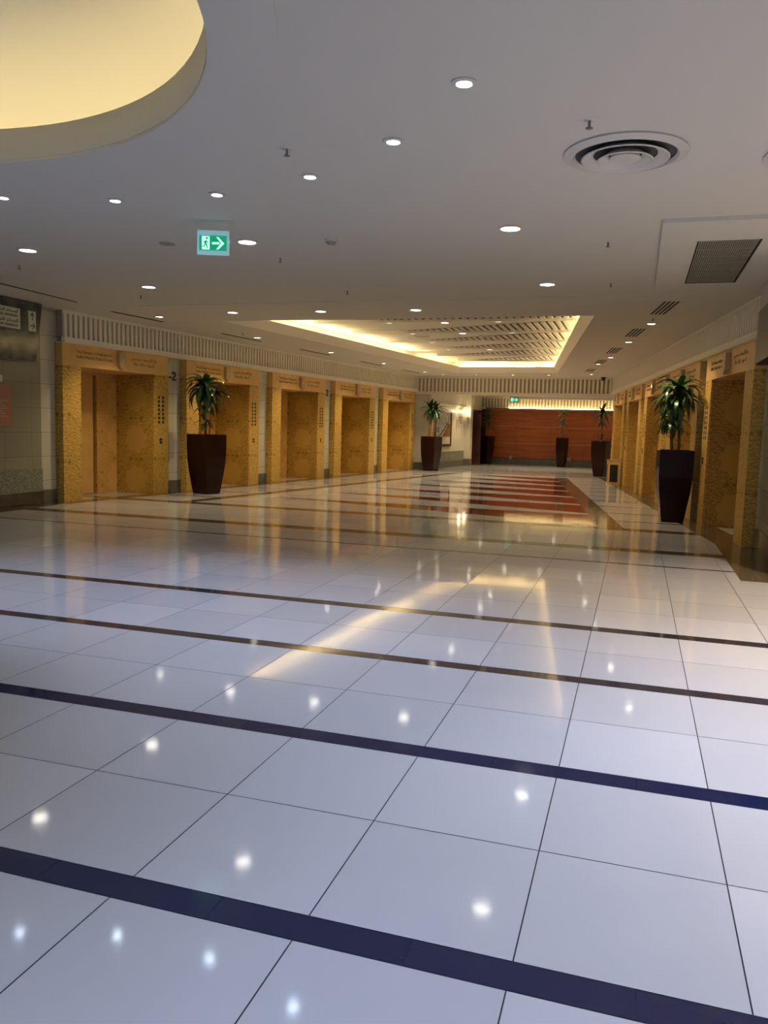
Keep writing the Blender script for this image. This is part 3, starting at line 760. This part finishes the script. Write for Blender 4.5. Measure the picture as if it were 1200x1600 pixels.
def slot_vent(x0, y0, x1, y1, wd, n, lab, grp):
    p0, p1 = Vector((x0, y0)), Vector((x1, y1)); L = (p1-p0).length; a = math.atan2(y1-y0, x1-x0)
    e = empty('slot_vent', lab, 'vent', ((x0+x1)/2, (y0+y1)/2, ZC), a, grp)
    b = MB(); b.box(-L/2, L/2, -wd/2, wd/2, -.004, .001, 'ceil' if n > 1 else 'dark'); b.build('body', e)
    b = MB()
    s = wd/(n*2+1) if n > 1 else wd*.5
    for i in range(n):
        y = -wd/2 + s*(2*i+1) if n > 1 else -wd/4
        b.box(-L/2+.02, L/2-.02, y, y+s, -.007, -.004, 'dark')
    b.build('slots', e)
for i, (y0, y1, lb) in enumerate(((11.65, 12.95, 'nearest'), (14.75, 16.2, 'second'), (17.9, 19.4, 'third'), (21.2, 22.6, 'fourth'), (24.2, 25.6, 'farthest'))):
    slot_vent(LX(y0)+.72, y0, LX(y1)+.72, y1, .07, 1, f'thin dark slot vent before the left elevators, {lb}', 'slot vents along the left elevators')
slot_vent(-8.36, 8.2, -8.42, 10.67, .04, 1, 'long thin dark slot in the ceiling above the green direction sign', 'near slot vent')
for i, (y0, y1, lb) in enumerate(((11.67, 12.9, 'nearest'), (14.56, 15.75, 'second'), (17.7, 18.94, 'third'), (20.5, 21.7, 'fourth'), (23.4, 24.6, 'farthest'))):
    slot_vent(RX(y0)-1.02, y0, RX(y1)-1.02, y1, .26, 4, f'four-slot air vent before the right elevators, {lb}', 'slot vents along the right elevators')
# two small boxes in the coffer
for x, y, lb in ((-5.0, 18.6, 'left'), (-3.45, 18.7, 'right')):
    b = MB(); b.box(x-.16, x+.16, y-.13, y+.13, ZU-.03, ZU, 'ring'); b.box(x-.13, x+.13, y-.1, y+.1, ZU-.032, ZU-.03, 'grille')
    tag(b.build('access_panel'), f'small square ceiling fitting in the coffer, {lb} one', 'vent', 'square fittings in the coffer')
# sprinklers
def make_sprinkler():
    e = empty('sprinkler')
    b = MB(); b.lathe([(.001, -.008), (.03, -.006), (.04, .001)], 'ring', 20); b.build('cover_plate', e)
    b = MB(); b.tube([(0, 0, -.006), (0, 0, -.045)], .008, 'sprink', 8); b.lathe([(.001, -.055), (.02, -.052), (.022, -.048), (.001, -.046)], 'sprink', 16); b.build('head', e)
    return e
sp = make_sprinkler()
for i, (x, y, lab) in enumerate([(-2.3, 5.01, 'sprinkler right of the round cove'), (-.37, 4.96, 'sprinkler just before the ring diffuser'), (-.37, 8.04, 'sprinkler left of the boxed return grille'),
        (-.41, 10.18, 'sprinkler right of the last right front downlight'), (-3.81, 8.17, 'sprinkler behind the near exit sign'), (-3.8, 10.26, 'sprinkler in the middle before the coffer'),
        (-7.13, 8.01, 'sprinkler at the far left edge'), (-6.95, 10.2, 'sprinkler near the left front downlight'), (.12, 13.25, 'sprinkler between the right slot vents'), (-7.6, 14.6, 'sprinkler by the left slot vents')]):
    o = sp if i == 0 else copy_tree(sp); o.location = (x, y, ZC); tag(o, lab, 'sprinkler', 'ceiling sprinklers')
e = empty('smoke_detector', 'beige smoke detector on the ceiling right of the near exit sign', 'detector', (-2.95, 7.48, ZC))
b = MB(); b.lathe([(.001, -.05), (.035, -.05), (.05, -.03), (.055, -.022)], 'grille', 24); b.build('sensor', e)
b = MB(); b.lathe([(.055, -.022), (.065, -.02), (.065, .001)], 'ring', 24); b.build('base', e)
b = MB(); b.lathe([(.001, -.008), (.08, -.007), (.085, .001)], 'grille', 24, -4.69, 7.34); o = b.build('speaker_disc')
o.location.z = ZC; tag(o, 'flat grey ceiling disc left of the near exit sign', 'speaker')
e = empty('dome_camera', 'black dome camera at the right end of the slatted header', 'camera', (-1.15, 26.9, ZC))
b = MB(); b.lathe([(.07, .001), (.075, -.03), (.06, -.05)], 'camera_black', 20); b.build('mount', e)
b = MB(); b.lathe([(.06, -.05), (.05, -.09), (.03, -.11), (.001, -.118)], 'camera_black', 20); b.build('dome', e)
e = empty('dome_camera', 'small black dome camera in the alcove right of the far exit sign', 'camera', (-3.25, 31.0, 2.9))
b = MB(); b.lathe([(.06, .001), (.065, -.03), (.05, -.05)], 'camera_black', 20); b.build('mount', e)
b = MB(); b.lathe([(.05, -.05), (.04, -.08), (.001, -.10)], 'camera_black', 20); b.build('dome', e)

# ------------------------------------------------------------------ exit signs
def exit_sign(x, y, ztop, rz, w, h, lab, case):
    e = empty('exit_sign', lab, 'sign', (x, y, ztop), rz)
    b = MB(); b.box(-w/2-.03, w/2+.03, -.02, .02, -.02, -.001, 'ceil'); b.box(-w/2+.0, -w/2+.01, -.005, .005, -.09, -.02, 'ceil'); b.box(w/2-.01, w/2, -.005, .005, -.09, -.02, 'ceil'); b.build('hanger', e)
    b = MB(); b.box(-w/2, w/2, -.015, .015, -.09-h, -.09, case); cs = b.build('case', e, bevel=.004)
    z0 = -.09-h; b = MB(); fw = w*.86; fh = h*.62; zb = z0+h*.17; b.box(-fw/2, fw/2, -.018, -.014, zb, zb+fh, 'exit_green'); b.build('green_face', e)
    T = Matrix(((1,0,0,-fw/2),(0,0,1,-.020),(0,1,0,zb),(0,0,0,1)))
    def poly(b, pts, m='exit_white', d=0): b.prism([(px*fw, py*fh) for px, py in pts], -.001+d, .001+d, m, T)
    b = MB(); poly(b, [(.10, .06), (.38, .06), (.38, .94), (.10, .94)]); b.build('doorway', e)
    b = MB()
    g = 'exit_green'
    for pts in ([(.27, .72), (.33, .78), (.31, .88), (.26, .88), (.235, .78)], [(.20, .62), (.27, .68), (.27, .45), (.20, .38)],
                [(.15, .50), (.20, .64), (.22, .60), (.17, .48)], [(.27, .66), (.35, .52), (.33, .48), (.26, .60)],
                [(.22, .40), (.27, .45), (.31, .28), (.30, .12), (.27, .12), (.275, .26)], [(.20, .40), (.23, .42), (.20, .24), (.11, .24), (.11, .29), (.17, .29)]):
        poly(b, pts, g, -.002)
    b.build('running_figure', e)
    b = MB(); poly(b, [(.47, .42), (.74, .42), (.74, .56), (.47, .56)]); poly(b, [(.62, .90), (.70, .90), (.90, .50), (.82, .46)]); poly(b, [(.62, .08), (.70, .08), (.92, .50), (.82, .54)]); b.build('arrow', e)
    return e
exit_sign(-3.74, 6.6, ZC, yaw*-1+R(2), .285, .212, 'lit green exit sign with arrow hanging from the front ceiling', 'exit_case')
exit_sign(-4.13, 28.0, 2.72, R(4), .33, .21, 'small green exit sign hanging in the far alcove', 'exit_case_dim')
b = MB(); b.box(-4.25, -4.01, 27.97, 28.03, 2.72, 2.9, 'ceil'); o = b.build('sign_hanger_box'); tag(o, 'short cream box the far exit sign hangs from', 'bracket')

# ------------------------------------------------------------------ planters and plants
def leaf(b, base, az, L, elev, droop, w, m):
    n = 8; p = Vector(base); prev = None; k = b.mi(m); h = Vector((math.cos(az), math.sin(az), 0)); sd = Vector((-h.y, h.x, 0)); a = elev
    tw = random.uniform(-.5, .5)
    for i in range(n+1):
        t = i/n; wd = w*(math.sin(math.pi*min(1, .12+.88*t)**.75))*.5 + .002
        if i == n: wd = .001
        s2 = (sd*math.cos(tw*t) + Vector((0, 0, 1))*math.sin(tw*t))*wd
        fold = Vector((0, 0, .25*wd))
        row = [b.bm.verts.new(p - s2 + fold), b.bm.verts.new(p), b.bm.verts.new(p + s2 + fold)]
        if prev:
            for q in (0, 1):
                f = b.bm.faces.new((prev[q], prev[q+1], row[q+1], row[q])); f.material_index = k; f.smooth = True
        prev = row; d = h*math.cos(a) + Vector((0, 0, math.sin(a))); p = p + d*(L/n); a -= droop/n
def plant(name, lab, x, y, side, hgt, rz, canes, heads, bot=.68, bend=.62, grp=None, soil=True, segs=None):
    """canes: list of (x0,y0,x1,y1,ztop,r); heads: (x,y,z,n,L,elev range,droop,w,mat)"""
    e = empty(name, lab, 'plant', (x, y, 0), rz, grp)
    b = MB(); s = side/2; k = b.mi('planter')
    zs = [(0, bot), (.10, bot+.05*(1-bot)*4), (.25, bot+(1-bot)*.45), (.42, bot+(1-bot)*.74), (bend, .985), (.8, 1.0), (1, 1.0)]
    rings = []
    for t, f in zs: rings.append([b.bm.verts.new((s*f*a, s*f*c, hgt*t)) for a, c in ((-1,-1),(1,-1),(1,1),(-1,1))])
    rings.append([b.bm.verts.new((s*.93*a, s*.93*c, hgt)) for a, c in ((-1,-1),(1,-1),(1,1),(-1,1))])
    rings.append([b.bm.verts.new((s*.93*a, s*.93*c, hgt-.08)) for a, c in ((-1,-1),(1,-1),(1,1),(-1,1))])
    for A, B in zip(rings, rings[1:]):
        for j in range(4): b.bm.faces.new((A[j], A[(j+1) % 4], B[(j+1) % 4], B[j])).material_index = k
    b.bm.faces.new(rings[0][::-1]).material_index = k
    b.build('planter', e, bevel=.006)
    b = MB(); q = s*.93; b.box(-q, q, -q, q, hgt-.1, hgt-.05, 'soil'); b.build('soil', e)
    for (x0, y0, x1, y1, zt, r) in canes:
        b = MB(); n = 6; pts = [(x0+(x1-x0)*i/n+.008*math.sin(i*1.7), y0+(y1-y0)*i/n, hgt-.06+(zt-hgt+.06)*i/n) for i in range(n+1)]
        b.tube(pts, r, 'cane', 8); b.build('cane', e)
    for (hx, hy, hz, n, L, e0, e1, dr, wd, mt) in heads:
        b = MB()
        for i in range(n):
            az = i*2.39996 + random.uniform(-.3, .3); f = i/max(1, n-1)
            leaf(b, (hx, hy, hz-.10*f+.05), az, L*random.uniform(.75, 1.1), R(e0+(e1-e0)*f+random.uniform(-8, 8)), R(dr*random.uniform(.7, 1.2)), wd*random.uniform(.8, 1.15), mt)
        b.build('foliage', e, fixn=False)
    return e
def face_cam(x, y): return math.atan2(y, x)      # direction from the viewer
# local axes are turned per planter so that a corner or a face points at the viewer
plant('potted_dracaena', 'tall dark glossy planter with drooping green plant beside the nearest left elevator', -8.33, 14.48, .56, 1.20, face_cam(-8.33, 14.48)+R(43),
      [(.02, .03, .0, .05, 2.1, .016), (-.05, -.03, -.07, -.05, 1.9, .013), (.0, .0, .06, -.02, 1.7, .012)],
      [(0, .05, 2.12, 36, .62, 60, -10, 120, .14, 'leaf'), (-.07, -.05, 2.0, 16, .52, 30, -30, 80, .11, 'leaf'), (.05, -.03, 1.72, 6, .34, 30, 0, 120, .12, 'leaf'), (.0, .05, 1.42, 8, .30, 60, 10, 150, .09, 'leaf_olive')])
plant('potted_dracaena', 'tall dark planter with bushy two-tier corn plant in the right foreground', .62, 14.30, .54, 1.20, face_cam(.78, 14.42)-R(82),
      [(-.06, 0, -.09, 0, 1.75, .024), (.05, .02, .04, .02, 2.05, .024)],
      [(.0, .02, 2.16, 40, .54, 65, -20, 110, .115, 'leaf'), (.04, .0, 2.0, 24, .44, 30, -30, 110, .105, 'leaf'), (-.14, 0, 2.0, 18, .44, 30, -30, 100, .10, 'leaf'), (-.09, 0, 1.70, 26, .42, 50, -25, 110, .09, 'leaf')], bot=.64)
plant('potted_tree', 'brown planter with round-crowned two-stem tree by the farthest left elevator', -6.74, 26.85, .54, 1.18, face_cam(-6.74, 26.85)+R(60),
      [(-.07, 0, -.12, .0, 2.05, .03), (.07, 0, .05, 0, 2.05, .042)],
      [(-.12, 0, 2.08, 46, .46, 80, -45, 75, .085, 'leaf'), (.08, 0, 2.1, 46, .46, 80, -45, 75, .085, 'leaf')], bot=.7)
plant('potted_dracaena', 'dark planter with upright shadowed plant in the far left alcove corner', -6.10, 34.2, .40, 1.20, face_cam(-6.10, 34.2)+R(45),
      [(0, 0, 0, .03, 1.8, .02)],
      [(0, .02, 1.9, 26, .52, 88, 40, 60, .07, 'leaf'), (0, .02, 1.65, 16, .45, 60, 0, 110, .07, 'leaf')], bot=.62)
plant('potted_dracaena', 'slim brown planter with pale variegated plant before the cherry wall', -2.98, 34.3, .40, 1.22, face_cam(-2.98, 34.3)+R(70),
      [(0, 0, 0, 0, 2.1, .014), (.03, 0, .06, 0, 1.8, .012)],
      [(0, 0, 2.22, 20, .34, 70, 0, 110, .08, 'leaf_pale'), (.03, 0, 1.85, 26, .36, 60, 0, 130, .07, 'leaf_pale'), (0, 0, 1.42, 10, .24, 65, 10, 140, .05, 'leaf_pale')], bot=.68)
plant('potted_dracaena', 'brown planter with sparse spiky plant at the far end of the right elevators', -1.14, 27.85, .50, 1.20, face_cam(-1.14, 27.85)+R(70),
      [(0, 0, .02, 0, 2.05, .022)],
      [(.02, 0, 2.1, 26, .52, 70, -10, 90, .085, 'leaf'), (.02, 0, 1.85, 12, .34, 30, -20, 90, .07, 'leaf'), (0, 0, 1.28, 12, .30, 70, 10, 110, .06, 'leaf_olive'), (.1, 0, 2.2, 1, .5, 62, 62, 5, .06, 'leaf')], bot=.64)

# ------------------------------------------------------------------ bin, sockets, artwork, sconces, far door
e = empty('litter_bin', 'low gold litter bin with black opening by the right elevators', 'bin', (-.62, 24.1, 0), R(8))
b = MB(); b.box(-.16, .16, -.15, .15, 0, .66, 'gold_plain'); b.build('body', e, bevel=.006)
b = MB(); b.box(-.18, .18, -.17, .17, .661, .70, 'bronze'); b.build('lid', e, bevel=.006)
b = MB(); b.box(-.10, .12, -.156, -.1501, .06, .56, 'black'); b.box(-.166, -.1601, -.11, .11, .06, .56, 'black'); b.build('opening', e)
for x, lab in ((-5.24, 'white wall socket low on the cherry wall, left one'), (-2.74, 'white wall socket low on the cherry wall beside the slim planter')):
    e = empty('wall_socket', lab, 'socket', (x, YB-.031, .29), 0, 'sockets on the back wall')
    b = MB(); b.box(-.06, .06, -.012, 0, -.045, .075, 'plastic'); b.build('plate', e, bevel=.003)
    b = MB(); b.box(-.025, .025, -.016, -.012, -.01, .04, 'dark'); b.build('holes', e)
ang = math.atan2(31.9-27.42, -6.66+6.97)
e = empty('framed_picture', 'large dark framed sketch of arches and roofs on the left alcove wall', 'picture', (-6.86, 28.96, .80), ang)
# local x along wall, -y into the hall
def pb(b, x0, x1, z0, z1, d0, d1, m): b.box(x0, x1, -d1, -d0, z0, z1, m)
b = MB(); W2, H2 = 2.0, 1.36
for a in ((-W2/2, W2/2, 0, .09), (-W2/2, W2/2, H2-.09, H2), (-W2/2, -W2/2+.1, .09, H2-.09), (W2/2-.1, W2/2, .09, H2-.09)): pb(b, *a, .0, .05, 'frame_dark')
b.build('frame', e, bevel=.004)
b = MB(); pb(b, -W2/2+.1, W2/2-.1, .09, H2-.09, .003, .02, 'paper'); b.build('paper', e)
b = MB(); pb(b, -.85, .60, .36, 1.24, .02, .022, 'paper_grey'); b.build('grey_wash', e)
b = MB()
T = Matrix(((1,0,0,0),(0,0,-1,0),(0,1,0,0),(0,0,0,1)))
b.prism([(-.15, .36), (.86, .36), (.86, .86), (.62, .83), (.3, .62)], .022, .025, 'brown_ink', T); b.build('roof_shape', e)
b = MB()
b.prism([(-.62+.16*math.cos(R(180*i/12)), .52+.22*math.sin(R(180*i/12))) for i in range(13)] + [(-.78, .38), (-.46, .38)][:0], .022, .024, 'ink', T)
for x in (-.7, -.5, -.32, -.12, .1, .28): pb(b, x, x+.05, .78, 1.08, .022, .024, 'ink')
pb(b, -.2, .45, .93, .96, .022, .024, 'paper'); pb(b, .1, .14, .75, 1.2, .022, .024, 'paper')
pb(b, .62, .70, .85, 1.24, .022, .024, 'ink'); pb(b, .78, .84, .9, 1.24, .022, .024, 'brown_ink')
b.prism([(-.5, .40), (.1, .66), (.6, .92), (.6, .86), (.1, .60), (-.5, .34)], .025, .027, 'black', T)
b.build('ink_drawing', e)
def sconce(x, y, z, rz, lab):
    e = empty('wall_sconce', lab, 'light', (x, y, z), rz, 'uplight sconces in the alcove')
    b = MB(); b.lathe([(.025, -.22), (.03, -.05), (.075, .05), (.07, .05), (.03, -.03)], 'metal', 20); b.build('shade', e)
    b = MB(); b.tube([(0, .09, -.1), (0, 0, -.1)], .012, 'metal', 8); b.build('arm', e)
    b = MB(); b.box(-.03, .03, .085, .095, -.4, .04, 'metal'); b.build('back_plate', e)
    b = MB(); b.lathe([(.001, .03), (.022, .04), (.001, .046)], 'lens_warm', 12); b.build('bulb', e)
    l = bpy.data.lights.new('lamp', 'POINT'); l.energy = 4; l.color = WARM; l.shadow_soft_size = .04
    o = bpy.data.objects.new('lamp', l); C.objects.link(o); o.parent = e; o.location = (0, -.06, .26)
sconce(-6.57, 30.75, 1.9, math.atan2(4.48, .31), 'uplight wall sconce right of the framed picture')
sconce(-6.52, 31.80, 1.9, 0, 'uplight wall sconce on the narrow cream pier by the far door')
b = MB(); b.box(-6.62, -6.24, 33.2, 33.26, 0, 2.15, 'wood_dark'); b.box(-6.86, -6.62, 32.35, 35.2, 0, 2.3, 'wood_dark'); b.build('door_1', kind='structure', bevel=.003)
